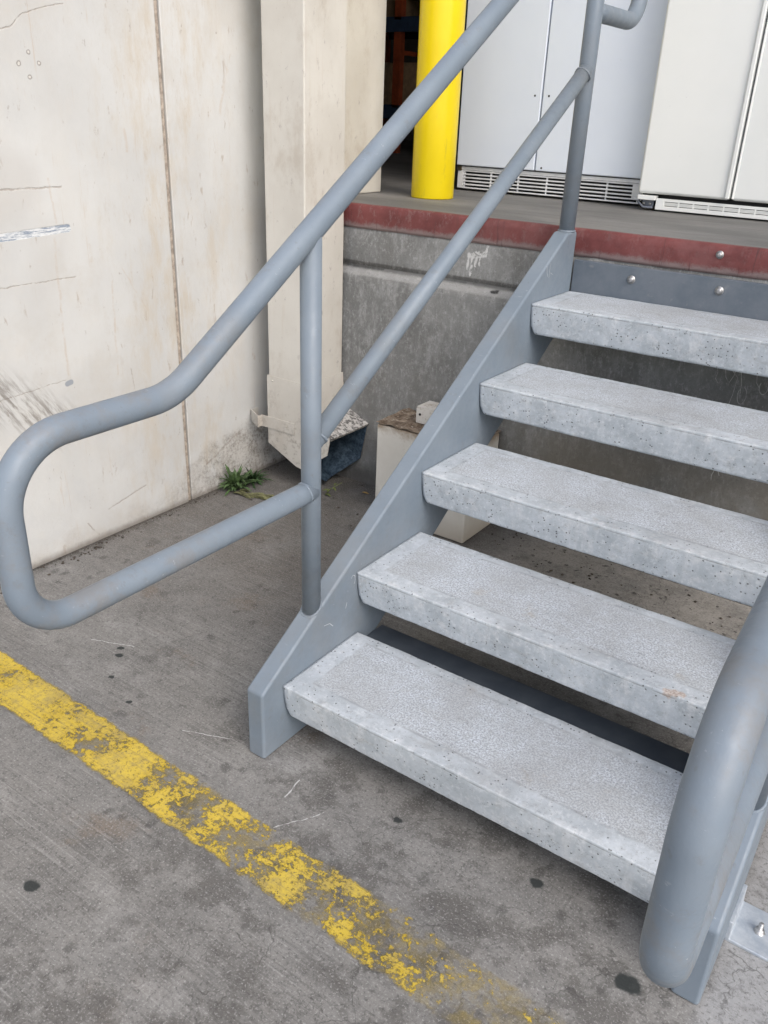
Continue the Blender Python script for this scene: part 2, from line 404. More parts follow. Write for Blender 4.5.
def make_wall():
    m = Mat('painted_tilt_up_concrete', .62, spec=.3)
    n1 = m.noise(1.8, 6, .6); n2 = m.noise(9, 7, .65, off=2); tool = m.noise(60, 5, .7)
    c = m.mix(m.ramp(n1, .3, .7), (.485, .488, .478), (.575, .58, .568))
    c = m.mix(m.ramp(n2, .45, .75) * .25, c, (.60, .57, .51))
    # tan weather stains gathered on both sides of the joint
    jd = (m.y - YJ).abs()
    jz = m.ramp(jd, .30, .02) 
    st = m.ramp(m.noise(7, 7, .75, stretch=(1, 1.6, .45), off=5), .44, .68) * m.ramp(jd, .40, .05, .12, 1)
    c = m.mix(st * .6, c, (.47, .40, .30))
    c = m.mix(m.ramp(m.noise(3.2, 6, .7, off=81), .5, .68) * .35, c, (.47, .44, .39))
    c = m.mix(m.ramp(m.noise(26, 6, .8, stretch=(1, 1.3, .4), off=83), .56, .68) * m.ramp(jd, .45, .1, .2, 1) * .35, c, (.40, .34, .27))
    # thin runs of rusty water
    rn = m.ramp(m.noise(1, 5, .75, stretch=(1, 55, 2.2), off=7), .60, .72) * m.ramp(m.noise(3.5, 4, off=14), .46, .6)
    c = m.mix(rn * .5, c, (.44, .34, .24))
    # brown scrapes and knocks
    kn = m.ramp(m.noise(16, 5, .7, stretch=(1, 1.5, .55), off=23, dist=.4), .63, .70)
    c = m.mix(kn * .5, c, (.33, .26, .205))
    kn2 = m.ramp(m.noise(42, 4, .7, stretch=(1, 1.0, .5), off=29), .66, .73)
    c = m.mix(kn2 * .5, c, (.26, .22, .19))
    # blue grey patches, stronger low on the wall
    bl = m.ramp(m.noise(5, 5, .7, off=33), .45, .7) * m.ramp(m.z, .8, .2)
    c = m.mix(bl * .4, c, (.47, .48, .485))
    w = m.warp(16, .02); w3 = m.warp(40, .012)
    def sk(lst, base=w):
        r = None
        for a, b, rad, sf in lst:
            if lst is not None: rad = rad * .8
            k = m.stroke(base, (XW, a[0], a[1]), (XW, b[0], b[1]), rad, sf); r = k if r is None else r.max(k)
        return r
    # smooth grey patches and a pencil line
    pt = sk([((.0, 1.13), (.26, 1.16), .11, .45)]) ; c = m.mix(pt * .4, c, (.47, .455, .43))
    c = m.mix(sk([((.28, .80), (.36, 1.0), .06, .9)]) * .3, c, (.47, .465, .45))
    dk = sk([((.05, 1.147), (.415, 1.148), .0030, .5), ((.0, .887), (.43, .892), .0020, .5), ((.0, .565), (.35, .585), .0016, .5), ((.2, 1.515), (.32, 1.545), .002, .6), ((.32, 1.545), (.36, 1.58), .002, .6), ((.36, 1.58), (.49, 1.615), .002, .6),
             ((.60, .57), (.62, .40), .0018, .6), ((.87, 1.43), (1.02, 1.40), .0016, .6), ((1.02, 1.40), (1.12, 1.42), .0016, .6), ((.45, .10), (.62, .135), .0025, .6), ((.36, .08), (.40, .02), .003, .7), ((.92, .12), (1.07, .19), .006, .7), ((1.07, .19), (1.12, .21), .006, .7)], w3)
    c = m.mix(dk * m.ramp(m.noise(34, 4, .7, off=63), .30, .52) * .55, c, (.26, .21, .17))
    runs = sk([((.375, 1.17), (.385, 1.05), .004, .8), ((.37, 1.01), (.36, .60), .0045, .8), ((.56, .86), (.545, .56), .004, .8), ((.66, 1.30), (.665, 1.24), .006, .7), ((.60, .90), (.69, .75), .003, .8), ((.95, 1.66), (.965, 1.55), .004, .6), ((1.11, 1.50), (1.07, 1.35), .007, .7), ((1.13, 1.53), (1.11, 1.47), .003, .7), ((.49, .98), (.49, .93), .006, .7), ((.64, 1.49), (.66, 1.46), .002, .7)])
    c = m.mix(runs * m.ramp(m.noise(28, 5, .75, off=61), .36, .6) * .42, c, (.46, .37, .28))
    # black brush of rubber behind the rail
    br = sk([((.02, .66), (.30, .45), .075, .8)]) * m.ramp(m.noise(1, 5, .7, vec=m.comb(m.y * 60 + m.z * 38, m.z * 7 - m.y * 7, 0.0)), .42, .62)
    c = m.mix(br * .75, c, (.17, .15, .13))
    # gouge with bare blue grey metal
    gg = sk([((.05, 1.018), (.42, 1.034), .014, .10)], m.warp(50, .006))
    gm = m.mix(m.ramp(m.noise(1, 5, .8, stretch=(1, 22, 160), off=3), .42, .56), (.21, .26, .33), (.66, .68, .69))
    c = m.mix(gg * .9, c, gm)
    c = m.mix(sk([((.352, .572), (.366, .574), .011, .2)], m.warp(50, .004)) * .8, c, (.24, .27, .31))
    # four bolt holes
    for y, z in ((.329, 1.461), (.393, 1.465), (.359, 1.429), (.363, 1.489)):
        k = m.stroke(w3, (XW, y, z), (XW, y + .001, z), .0065, .2); k2 = m.stroke(w3, (XW, y, z), (XW, y + .001, z), .0035, .2)
        c = m.mix(k * .7, c, (.20, .18, .16)); c = m.mix(k2 * .7, c, (.7, .68, .64))
    # damp, mildew and bare concrete at the foot, worst towards the corner
    top = m.ramp(m.y, .5, 1.25, .05, .24)
    lowm = m.ramp(m.z - top + (m.noise(7, 5, .7, off=8) - .5) * .22, .03, -.04)
    moss = m.ramp(m.noise(75, 7, .82, off=10) * .6 + m.noise(19, 5, .75, off=18) * .4, .42, .64)
    c = m.mix(lowm * m.ramp(m.noise(8, 5, .6, off=12), .35, .6) * .5, c, (.50, .47, .43))
    c = m.mix(lowm * moss * m.ramp(m.y, .55, 1.15, .15, .85), c, (.14, .12, .10))
    ft = m.ramp(m.z + (m.noise(30, 4, .7) - .5) * .02, .03, .0); c = m.mix(ft * .7, c, (.15, .13, .11))
    m.set('Base Color', c)
    m.set('Roughness', m.ramp(n2, .3, .7, .5, .75))
    m.bump(n2 * 1.4 + tool * .25 - kn * .5 - dk * .8 - gg * .8 - lowm * moss * .8, .35, .004)
    return m

def make_dockface():
    m = Mat('old_cast_dock_concrete', .85, spec=.25)
    n1 = m.noise(2.5, 7, .65); n2 = m.noise(16, 7, .75, off=3); f = m.noise(150, 5, .75)
    c = m.mix(m.ramp(n1, .3, .7), (.165, .167, .162), (.25, .252, .245))
    # whitish lime bloom in upright smears
    lm = m.ramp(m.noise(22, 6, .8, stretch=(1, 1, .32), off=5), .46, .68)
    c = m.mix(lm * m.ramp(m.noise(3.2, 4, off=1), .34, .6) * .55, c, (.40, .405, .40))
    dk = m.ramp(m.noise(6, 7, .7, stretch=(1, 1, .5), off=11), .5, .68)
    c = m.mix(dk * .5, c, (.12, .115, .105))
    sp = m.ramp(m.noise(85, 4, .8, stretch=(1, 1, .5), off=15), .54, .66)
    c = m.mix(sp * .36 * m.ramp(m.z, .2, .5, .3, 1), c, (.48, .485, .48))
    # the joint of the form boards, with groove shade and lit bevel painted in
    jn = m.ramp(m.z + (m.noise(9, 4, off=3) - .5) * .01, .80, .835) * m.ramp(m.z, .862, .853)
    c = m.mix(jn * .3, c, (.10, .095, .085))
    c = m.mix(m.ramp((m.z - .868).abs(), .004, .010, 1, 0) * .6, c, (.06, .055, .05))
    c = m.mix(m.ramp((m.z - .838).abs(), .006, .014, 1, 0) * .4, c, (.42, .42, .41))
    c = m.mix(m.ramp(m.noise(38, 7, .8, off=55), .5, .66) * .35, c, (.42, .42, .41))
    br = m.ramp(m.z, .62, .25) * m.ramp(m.noise(4, 6, .7, off=19), .3, .6) * m.ramp(m.x, -.3, .05, .35, 1)
    c = m.mix(br * .55, c, (.17, .145, .11))
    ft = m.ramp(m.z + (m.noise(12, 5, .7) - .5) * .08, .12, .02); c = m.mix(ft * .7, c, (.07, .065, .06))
    c = m.mix(m.ramp(f, .32, .44, .5, 0), c, (.08, .08, .075))
    # white paint splash with runs
    w = m.warp(60, .014); sk = None
    for a, b, r in (((-.385, .948), (-.335, .958), .011), ((-.39, .94), (-.392, .905), .004), ((-.375, .94), (-.378, .885), .0045), ((-.36, .945), (-.362, .915), .004), ((-.345, .95), (-.347, .92), .0035), ((-.325, .955), (-.32, .985), .005)):
        k = m.stroke(w, (a[0], YD, a[1]), (b[0], YD, b[1]), r, .3); sk = k if sk is None else sk.max(k)
    c = m.mix(sk * m.ramp(m.noise(70, 5, .8, off=91), .40, .52) * .75, c, (.66, .66, .65))
    bl = m.stroke(w, (-.285, YD - .01, .845), (-.265, YD - .01, .846), .008, .3)
    c = m.mix(bl * .9, c, (.02, .02, .02))
    m.set('Base Color', c)
    m.bump(n2 * .9 + f * .4 + n1 * .5, .6, .005)
    return m

def make_red():
    m = Mat('worn_red_edge_paint', .6)
    n = m.noise(10, 7, .7); w = m.ramp(m.noise(34, 7, .8, stretch=(1, 1, .55), off=3), .53, .62)
    c = m.mix(m.ramp(n, .3, .7), (.125, .030, .029), (.185, .050, .047))
    c = m.mix(m.ramp(m.noise(8, 5, .7, off=8), .45, .65) * .3, c, (.26, .12, .115))
    c = m.mix(w * m.ramp(m.x, .1, -.5, .15, .4), c, (.25, .17, .16))
    low = m.ramp(m.z + (m.noise(18, 5, .8, off=2) - .5) * .05, 1.018, 1.0)
    c = m.mix(low * .55, c, (.27, .255, .245))
    dr = m.ramp(m.noise(1, 4, .8, stretch=(55, 1, 3), off=6), .60, .68)
    c = m.mix(dr * .65, c, (.07, .03, .03))
    m.set('Base Color', c); m.bump(m.noise(60, 6, .8) - w * .6, .5, .003)
    return m

def make_deck():
    m = Mat('worn_dock_deck_concrete', .7, spec=.3)
    n = m.noise(3, 7, .65, stretch=(.5, 1.4, 1)); f = m.noise(90, 6, .75)
    c = m.mix(m.ramp(n, .3, .7), (.135, .133, .128), (.215, .21, .20))
    c = m.mix(m.ramp(m.noise(11, 6, .7, stretch=(.3, 1.5, 1), off=4), .5, .68) * .6, c, (.12, .115, .11))
    c = m.mix(m.ramp(f, .32, .46, .5, 0), c, (.1, .1, .095))
    lip = m.ramp(m.y + (m.noise(22, 5, .7) - .5) * .012, YD + .016, YD + .004)
    c = m.mix(lip * .6, c, (.42, .41, .40))
    m.set('Base Color', c); m.bump(f + n, .4, .003)
    return m

def make_cream(name='cream_sheet_metal_paint'):
    m = Mat(name, .5)
    n = m.noise(3, 5, .6); v = m.noise(1, 5, .75, stretch=(38, 38, 1.4), off=2)
    c = m.mix(m.ramp(n, .3, .7), (.51, .485, .435), (.60, .58, .53))
    c = m.mix(m.ramp(v, .56, .75) * .5, c, (.50, .43, .35))
    c = m.mix(m.ramp(m.noise(42, 6, .75, stretch=(1, 1, .55), off=7), .60, .69) * .6, c, (.30, .27, .26))
    c = m.mix(m.ramp(m.noise(6, 6, .75, stretch=(1, 1, .6), off=12), .5, .68) * .5, c, (.40, .35, .29))
    c = m.mix(m.ramp(m.noise(120, 3, .7, off=1), .68, .74) * .6, c, (.28, .23, .18))
    lo = m.ramp(m.z + (m.noise(9, 5, .7, off=3) - .5) * .3, .5, .1); c = m.mix(lo * .45, c, (.42, .40, .37))
    c = m.mix(lo * m.ramp(m.noise(30, 6, .8, off=9), .52, .62) * .6, c, (.22, .19, .16))
    m.set('Base Color', c); m.bump(m.noise(14, 4) + v * .3, .3, .002)
    return m
cream = make_cream()
flake = Mat('flaked_galvanised_top', .7)
c = flake.mix(flake.ramp(flake.noise(60, 6, .8), .44, .56), (.10, .095, .09), (.50, .485, .46))
flake.set('Base Color', c); flake.bump(flake.noise(60, 6, .8), .6, .003)
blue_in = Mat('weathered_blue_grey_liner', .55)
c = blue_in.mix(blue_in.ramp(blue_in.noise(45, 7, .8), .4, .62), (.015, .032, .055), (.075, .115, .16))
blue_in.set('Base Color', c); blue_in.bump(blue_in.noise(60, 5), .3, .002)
brk = Mat('white_bracket_enamel', .5)
brk.set('Base Color', brk.mix(brk.ramp(brk.noise(40, 6, .8), .5, .66), (.62, .60, .56), (.33, .27, .2)))
rust = Mat('rusty_dirty_lid', .85)
c = rust.mix(rust.ramp(rust.noise(24, 7, .8), .38, .62), (.085, .055, .035), (.27, .215, .16))
c = rust.mix(rust.ramp(rust.noise(45, 5, .8, off=4), .58, .66), c, (.5, .46, .40))
rust.set('Base Color', c); rust.bump(rust.noise(40, 6, .8), .8, .006)
boxw = Mat('dirty_white_enamel', .5)
c = boxw.mix(boxw.ramp(boxw.noise(5, 6, .6), .3, .7), (.56, .54, .49), (.68, .665, .62))
rz_ = boxw.ramp(boxw.z + (boxw.noise(22, 6, .8) - .5) * .09, .325, .372)
c = boxw.mix(rz_ * .85, c, (.25, .17, .10))
c = boxw.mix(boxw.ramp(boxw.noise(17, 5, .75, off=4), .6, .7) * .5, c, (.42, .36, .28))
c = boxw.mix(boxw.ramp(boxw.z, .12, .0) * .5, c, (.3, .24, .17))
boxw.set('Base Color', c); boxw.bump(boxw.noise(20, 4), .2, .002)
yel = Mat('safety_yellow_paint', .33)
c = yel.mix(yel.ramp(yel.noise(3, 4), .3, .7), (.80, .60, .002), (.84, .65, .006))
c = yel.mix(yel.ramp(yel.noise(48, 5, .75, off=5), .68, .72) * .8, c, (.07, .05, .02))
c = yel.mix(yel.ramp(yel.noise(20, 5, .7, stretch=(1, 1, .3), off=8), .6, .75) * .25, c, (.55, .42, .08))
c = yel.mix(yel.ramp(yel.noise(1, 5, .8, stretch=(25, 25, 5), off=15), .6, .72) * .35, c, (.42, .33, .06))
yel.set('Base Color', c); yel.bump(yel.noise(22, 3), .25, .003)
fr_a = Mat('cool_white_appliance_enamel', .33)
c = fr_a.mix(fr_a.ramp(fr_a.noise(2.2, 5, .6), .3, .7), (.71, .77, .86), (.75, .81, .89))
c = fr_a.mix(fr_a.ramp(fr_a.noise(30, 5, .75, off=3), .66, .74) * .35, c, (.42, .42, .42)); fr_a.set('Base Color', c)
fr_b = Mat('ivory_appliance_enamel', .28)
c = fr_b.mix(fr_b.ramp(fr_b.noise(2, 4), .3, .7), (.77, .79, .77), (.81, .825, .805))
c = fr_b.mix(fr_b.ramp(fr_b.noise(34, 5, .75, off=6), .68, .74) * .4, c, (.40, .39, .36)); fr_b.set('Base Color', c)
def plain(name, col, rough=.6, var=.25, scale=20, metal=0.0):
    m = Mat(name, rough, metal)
    c = m.mix(m.ramp(m.noise(scale, 5, .65), .3, .7), tuple(v * (1 - var) for v in col), tuple(v * (1 + var) for v in col))
    m.set('Base Color', c); m.bump(m.noise(scale * 3, 4), .15, .001); return m
black = plain('black_plastic', (.015, .015, .016), .5)
grille_grey = plain('grille_light_grey', (.70, .71, .72), .45, .1)
strip = plain('sealant_strip_tan', (.36, .31, .26), .8, .35, 50)
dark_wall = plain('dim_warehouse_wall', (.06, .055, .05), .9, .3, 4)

# ------------------------------------------------------------------ setting: ground
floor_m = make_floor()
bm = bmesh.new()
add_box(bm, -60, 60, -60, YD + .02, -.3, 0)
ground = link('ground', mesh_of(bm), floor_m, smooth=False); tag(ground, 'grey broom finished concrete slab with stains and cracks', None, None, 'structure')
bm = bmesh.new(); add_box(bm, XW + .03, 3.4, -.36, -.16, .0035, .0040)
ln = link('yellow_line', mesh_of(bm), make_line(), smooth=False)
tag(ln, 'worn yellow painted line across the concrete slab', None, None, 'structure')

# ------------------------------------------------------------------ painted wall (left) and jamb
wall_m = make_wall()
pw = empty('painted_wall', 'off white painted concrete wall with vertical joint left of the stair', 'wall')
bm = bmesh.new(); add_box(bm, XW - .28, XW, -6, YJ - .011, -.05, 5.2); link('wall_panel', mesh_of(bm), wall_m, pw, .004, 2)
bm = bmesh.new(); add_box(bm, XW - .28, XW - .003, YJ + .011, YD + .03, -.05, 5.2); link('wall_panel', mesh_of(bm), wall_m, pw, .004, 2)
box('joint_sealant', XW - .2, XW - .007, YJ - .0108, YJ + .0072, -.04, 5.2, strip, pw, .003, 2)
jb = prism('door_jamb', [(XW - .28, YD + .032), (-1.083, YD + .032), (-1.083, 1.865), (XW - .28, 1.865)], 'z', ZD + .001, 4.3, cream, None, .006)
tag(jb, 'cream painted door jamb rising from the dock behind the downspout', 'door jamb')

# ------------------------------------------------------------------ loading dock
dock = empty('loading_dock', 'grey concrete loading dock with worn red painted edge behind the stair', 'loading dock', (0, YD, 0))
dock_m = make_dockface(); deck_m = make_deck()
def dchild(o): o.parent = dock; o.location = (0, -YD, 0); return o
def rough_strip(prof, x0, x1, step, amp, seed, name, mat):
    """open profile (y, z) swept along x with a little unevenness"""
    bm = bmesh.new(); n = int((x1 - x0) / step); rows = []
    pr = subdiv_line([Vector((0, p[0], p[1])) for p in prof], .02)
    for i in range(n + 1):
        x = x0 + (x1 - x0) * i / n; row = []
        for p in pr:
            d = noise.noise(Vector((x * 9 + seed, p.y * 30, p.z * 14))) * amp + noise.noise(Vector((x * 50, p.y * 50, p.z * 50 + seed))) * amp * .35
            row.append(bm.verts.new((x, p.y + d, p.z + d * .3)))
        rows.append(row)
    for a, b in zip(rows, rows[1:]):
        for k in range(len(pr) - 1): bm.faces.new((a[k], b[k], b[k + 1], a[k + 1]))
    return link(name, mesh_of(bm), mat)
fw = rough_strip([(1.388, -.03), (1.386, .40), (1.388, .826), (1.409, .848), (1.418, .851), (1.418, .858), (1.411, .862), (1.412, .975), (1.413, .998), (1.44, 1.0)], XW + .001, 6, .015, .0025, 3, 'front_wall', dock_m); dchild(fw)
eb = rough_strip([(1.425, .985), (1.409, .992), (1.4065, 1.0), (1.4065, 1.066), (1.412, 1.0725), (1.425, 1.0745)], XW + .001, 6, .015, .0022, 9, 'edge_band', make_red()); dchild(eb)
dk_ = prism('deck', [(1.418, ZD - .3), (1.418, ZD - .001), (1.43, ZD + .0005), (9.5, ZD + .0005), (9.5, ZD - .3)], 'x', -5.2, 6, deck_m); dchild(dk_)
# chalk scribble on the wall under the steps, and a bolt in the red edge
chalk = plain('chalk', (.42, .42, .40), .95, .3, 90)
def ribbon(name, lines, y, w, mat):
    bm = bmesh.new()
    for L in lines:
        P = [Vector((a, y, b)) for a, b in L]
        pr = None
        for i, p in enumerate(P):
            t = (P[min(i + 1, len(P) - 1)] - P[max(i - 1, 0)]).normalized(); nn = Vector((-t.z, 0, t.x)) * w * (.6 + .6 * random.random())
            q = (bm.verts.new(p + nn), bm.verts.new(p - nn))
            if pr: bm.faces.new((pr[0], q[0], q[1], pr[1]))
            pr = q
    return link(name, mesh_of(bm), mat)
def loopc(cx, cz, rx, rz, a0, a1, n=14): return [(cx + rx * math.cos(a0 + (a1 - a0) * i / n), cz + rz * math.sin(a0 + (a1 - a0) * i / n)) for i in range(n + 1)]
for L_ in [
    [(.49, .745), (.498, .72), (.495, .70), (.505, .688)],
    [(.515, .745), (.523, .71), (.535, .695), (.545, .72), (.547, .745)],
    [(.535, .735), (.556, .715), (.552, .66), (.545, .62), (.541, .595)],
    loopc(.578, .665, .012, .026, 2.2, 7.6), [(.56, .74), (.57, .70), (.572, .67)],
    [(.605, .745), (.61, .71), (.622, .695)], loopc(.632, .70, .012, .02, 2.5, 6.8), [(.64, .735), (.648, .70), (.66, .68)],
    loopc(.553, .432, .006, .012, 0, 6.2), [(.548, .42), (.543, .40), (.545, .385)], [(.559, .42), (.566, .405)],
]: dchild(ribbon('chalk_scribble', [L_], 1.3815, .0012, chalk))
bm = bmesh.new()
from mathutils import Matrix
def bolt_head(name, x, y, z, r, parent, mat=zinc, direction='-y', h=.008):
    M = Matrix.Translation((x, y, z)) @ (Matrix.Rotation(PI / 2, 4, 'X') if direction == '-y' else Matrix.Identity(4))
    bm = bmesh.new()
    add_lathe(bm, [(r * 1.5, 0), (r * 1.5, h * .2), (r * .98, h * .22), (r, h * .7), (r * .85, h), (r * .3, h * 1.1)], 20, M)
    return link(name, mesh_of(bm), mat, parent)
b_ = bolt_head('anchor_bolt', .431, 1.4045, 1.046, .0075, None); dchild(b_)

# building around the opening
bm = bmesh.new(); add_box(bm, -1.07, 6, 1.45, 1.75, 4.3, 5.2); add_box(bm, 5.7, 6, 1.45, 1.9, ZD, 4.3)
fac = link('building_facade', mesh_of(bm), cream, smooth=False); tag(fac, 'cream facade beam above the dock opening', 'facade')
bm = bmesh.new(); add_box(bm, -5.2, -5.0, 1.9, 9.5, ZD, 4.3); add_box(bm, 6, 6.2, 1.9, 9.5, ZD, 4.3); add_box(bm, -5.2, 6.2, 9.3, 9.5, ZD, 4.3)
add_box(bm, -5.2, 6.2, 1.76, 9.5, 4.3, 4.5); add_box(bm, -5.2, XW - .29, 1.7, 1.86, ZD, 4.3)
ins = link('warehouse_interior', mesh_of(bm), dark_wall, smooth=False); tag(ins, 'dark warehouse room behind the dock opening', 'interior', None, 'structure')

# shelving glimpsed in the dark
orange = plain('orange_upright_paint', (.30, .06, .02), .5); navy = plain('navy_beam_paint', (.03, .05, .09), .5); card = plain('brown_cardboard', (.30, .20, .11), .8)
sh = empty('storage_rack', 'dim storage rack with orange uprights deep inside the dark doorway', 'rack', (-3.1, 4.9, ZD))
for x in (-.55, .0, .55):
    bm = bmesh.new()
    for y in (0, .6): add_box(bm, x - .03, x + .03, y - .03, y + .03, 0, 2.6)
    for k in range(6): add_box(bm, x - .012, x + .012, .03, .57, .3 + .4 * k, .33 + .4 * k)
    link('upright', mesh_of(bm), orange if x <= 0 else navy, sh, smooth=False)
for z in (.25, .85, 1.45, 2.05):
    bm = bmesh.new(); add_box(bm, -.6, .6, -.035, .0, z, z + .08); add_box(bm, -.6, .6, .6, .635, z, z + .08); add_box(bm, -.6, .6, -.03, .63, z + .08, z + .10)
    link('shelf', mesh_of(bm), navy, sh, smooth=False)
pos = [(-.35, .35), (.15, .35), (-.25, .95), (.3, .95), (-.1, 1.55)]
names = ['lowest box on the left of the dim rack', 'lowest box on the right of the dim rack', 'middle shelf box on the left of the dim rack', 'middle shelf box on the right of the dim rack', 'highest cardboard box on the dim rack']
for (x, z), nm in zip(pos, names):
    bm = bmesh.new(); add_box(bm, -.18, .18, -.2, .2, 0, .3)
    t = link('cardboard_box', mesh_of(bm), card, None, .006, 2); t.location = (-3.1 + x, 5.2, ZD + z + .001)
    tag(t, 'brown cardboard box, ' + nm, 'box', 'cardboard boxes on the rack')
    tp = box('packing_tape', -.03, .03, -.202, .202, .296, .302, plain('tan_tape', (.4, .3, .18), .4), t)

# ------------------------------------------------------------------ bollard
bl = empty('bollard', 'bright yellow steel bollard on the dock beside the doorway', 'bollard', (-.826, 1.855, ZD))
bm = bmesh.new(); add_lathe(bm, [(.082, .001), (.084, .006), (.084, .3), (.084, .6), (.084, 1.0), (.078, 1.04), (.055, 1.068), (.02, 1.08)], 64)
link('pipe', mesh_of(bm), yel, bl)

# ------------------------------------------------------------------ refrigerators
def fridge(name, label, loc, width, split, H, mat, door_z, style):
    r = empty(name, label, 'refrigerator', loc, 'refrigerators on the dock')
    dth = .055
    box('cabinet', .004, width - .004, dth + .012, .70, .035, H, mat, r, .006)
    bk = box('gasket_shade', .012, width - .012, dth - .004, dth + .0115, .02, H - .02, black, r)  # black gasket panel, added as shade behind the door gaps
    for x0, x1 in ((0, split - .003), (split + .003, width)):
        d = box('door', x0, x1, 0, dth, door_z, H - .005, mat, r, .0045 if style == 'a' else .012, 4)
        if style == 'a':
            hx = x1 - .028 if x0 == 0 else x0 + .028
            bm = bmesh.new()
            for zz in (door_z + .62, door_z + .28, door_z + .012) if x0 else (door_z + .62, door_z + .28):
                M = Matrix.Translation((hx, .0005, zz)) @ Matrix.Rotation(PI / 2, 4, 'X')
                bm = bmesh.new(); add_lathe(bm, [(.0042, 0), (.0042, .0012), (.003, .002)], 12, M); link('screw_hole', mesh_of(bm), black, d)
        else:
            bm = bmesh.new()
            add_box(bm, *(x1 - .016, x1 - .0005, -.010, .004, door_z + .004, H - .02) if x0 == 0 else (x0 + .0005, x0 + .008, -.004, .004, door_z + .004, H - .02))
            link('handle_trim', mesh_of(bm), mat, d, .004, 3)
    bm = bmesh.new()
    if style == 'a':
        add_box(bm, .004, width - .004, .012, .03, door_z - .018, door_z - .005)
        n = 6; z0, z1 = .012, door_z - .022
        for k in range(n):
            z = z0 + (z1 - z0) * k / (n - 1)
            add_box(bm, .03, width - .02, .012, .026, z - .0028, z + .0028)
        nb = 6
        for k in range(nb + 1):
            x = .035 + (width - .06) * k / nb
            add_box(bm, x - .0025, x + .0025, .0135, .0245, z0, z1)
        add_box(bm, .004, .030, .010, .028, z0 - .002, z1 + .003); add_box(bm, width - .05, width - .008, .011, .027, z0 + .012, z1)
        link('grille', mesh_of(bm), grille_grey, r, .0012, 2)
    else:
        # solid kick plate with three narrow slots either side of ribs
        zt, zb = door_z - .014, .006; y0, y1 = .006, .02; xs = .105
        add_box(bm, .075, xs, y0, y1, zb, zt); add_box(bm, xs, width - .01, y0 + .0002, y1, zb, zb + .014); add_box(bm, xs, width - .01, y0 + .0002, y1, zt - .010, zt)
        for k in range(1, 4):
            z = zb + .014 + (zt - .010 - zb - .014) * k / 4
            add_box(bm, xs, width - .01, y0 + .001, y1 - .001, z - .0016, z + .0016)
        for k in range(12): x = xs + k * .055; add_box(bm, x - .0025, x + .0025, y0 + .0006, y1 - .0015, zb + .012, zt - .008)
        link('grille', mesh_of(bm), mat, r, .001, 2)
        hb = bmesh.new(); add_box(hb, .006, .074, -.006, .03, door_z - .022, door_z - .006)
        link('hinge_cover', mesh_of(hb), mat, r, .002)
    bm = bmesh.new()
    if style == 'a':
        add_box(bm, .0, .022, .006, .03, door_z - .022, door_z - .004); link('hinge', mesh_of(bm), plain('brass_hinge', (.16, .13, .08), .4, metal=.8), r, .002)
    else:
        add_tube(bm, fillet([(.012, .02, .05), (.006, .006, .03), (.03, .0, .012), (.066, .004, .012)], [.012, .012]), .004, 10)
        add_box(bm, .02, .064, .016, .04, .012, .038); link('hinge', mesh_of(bm), plain('grey_roller_bracket', (.2, .22, .26), .4, metal=.6), r, .001)
        for x in (.028, .052):
            bm = bmesh.new(); M = Matrix.Translation((x, .014, .024)) @ Matrix.Rotation(PI / 2, 4, 'X'); add_lathe(bm, [(.005, 0), (.005, .003), (.003, .005)], 12, M)
            link('bracket_screw', mesh_of(bm), zinc, r)
    for x in (.05, width - .06):
        [box('foot', x, x + .03, yy, yy + .03, 0, .035, black, r) for yy in (.08, .6)]
    return r
fridge('refrigerator', 'bluish white two door refrigerator with louvred bottom grille beside the yellow bollard', (-.968, 2.270, ZD + .001), .852, .376, 1.75, fr_a, .103, 'a')
fridge('refrigerator', 'ivory two door refrigerator with narrow slotted kick plate, nearest the stair top', (-.103, 2.164, ZD + .001), .90, .344, 1.75, fr_b, .060, 'b')

# ------------------------------------------------------------------ downspout
dsp = empty('downspout', 'cream rectangular sheet metal downspout with kicked outlet in the corner', 'downspout', (-.99, 1.28, 0))
def ds(o): o.parent = dsp; o.location = (.99, -1.28, 0); return o
X0, X1, Y0, Y1 = -1.088, -.896, 1.152, 1.379
ds(prism('duct', [(X0 + .004, Y0 + .004), (X1 - .004, Y0 + .004), (X1 - .004, Y1), (X0 + .004, Y1)], 'z', .40, 5.0, cream, None, .006))
def shell(name, outer, y0, y1, th, mat):
    """closed walls of a kicked outlet: profile in x, z lofted over y, both sides closed, mouth open"""
    bm = bmesh.new()
    return bm
# outlet: thin sheets
bm = bmesh.new()
mouth_t = (-.770, .262); mouth_b = (-.930, .035)
sheets = [((X0, .448), (X0, .172)), ((X0, .172), (-.955, .055)), ((-.955, .055), (-.885, .040)), ((X1, .448), (X1 + .01, .31)), ((X1 + .01, .31), mouth_t)]
def sheet(bm, a, b, y0, y1, t=.003):
    a = Vector((a[0], 0, a[1])); b = Vector((b[0], 0, b[1])); d = (b - a).normalized(); n = Vector((-d.z, 0, d.x)) * t / 2
    v = [bm.verts.new((p.x, y, p.z)) for y in (y0, y1) for p in (a + n, b + n, b - n, a - n)]
    for f in ((0, 1, 2, 3), (7, 6, 5, 4), (0, 4, 5, 1), (1, 5, 6, 2), (2, 6, 7, 3), (3, 7, 4, 0)): bm.faces.new([v[i] for i in f])
sheet(bm, (X0, .448), (X0, .172), Y0, Y1); sheet(bm, (X0, .172), (-.945, .105), Y0, Y1); sheet(bm, (X1, .448), (X1 + .008, .312), Y0, Y1)
add_prism(bm, [(X0, .448), (X0, .172), (-.945, .105), (-.915, .100), (-.790, .190), (-.776, .262), (X1 + .008, .312), (X1, .448)], 'y', Y0 - .0015, Y0 + .0015)
ds(link('outlet_sleeve', mesh_of(bm), cream, None, smooth=False))
bm = bmesh.new(); sheet(bm, (X1 + .0085, .314), (-.768, .262), Y0 - .002, Y1 + .004, .004); sheet(bm, (-.768, .263), (-.772, .254), Y0 - .002, Y1 + .004, .003)
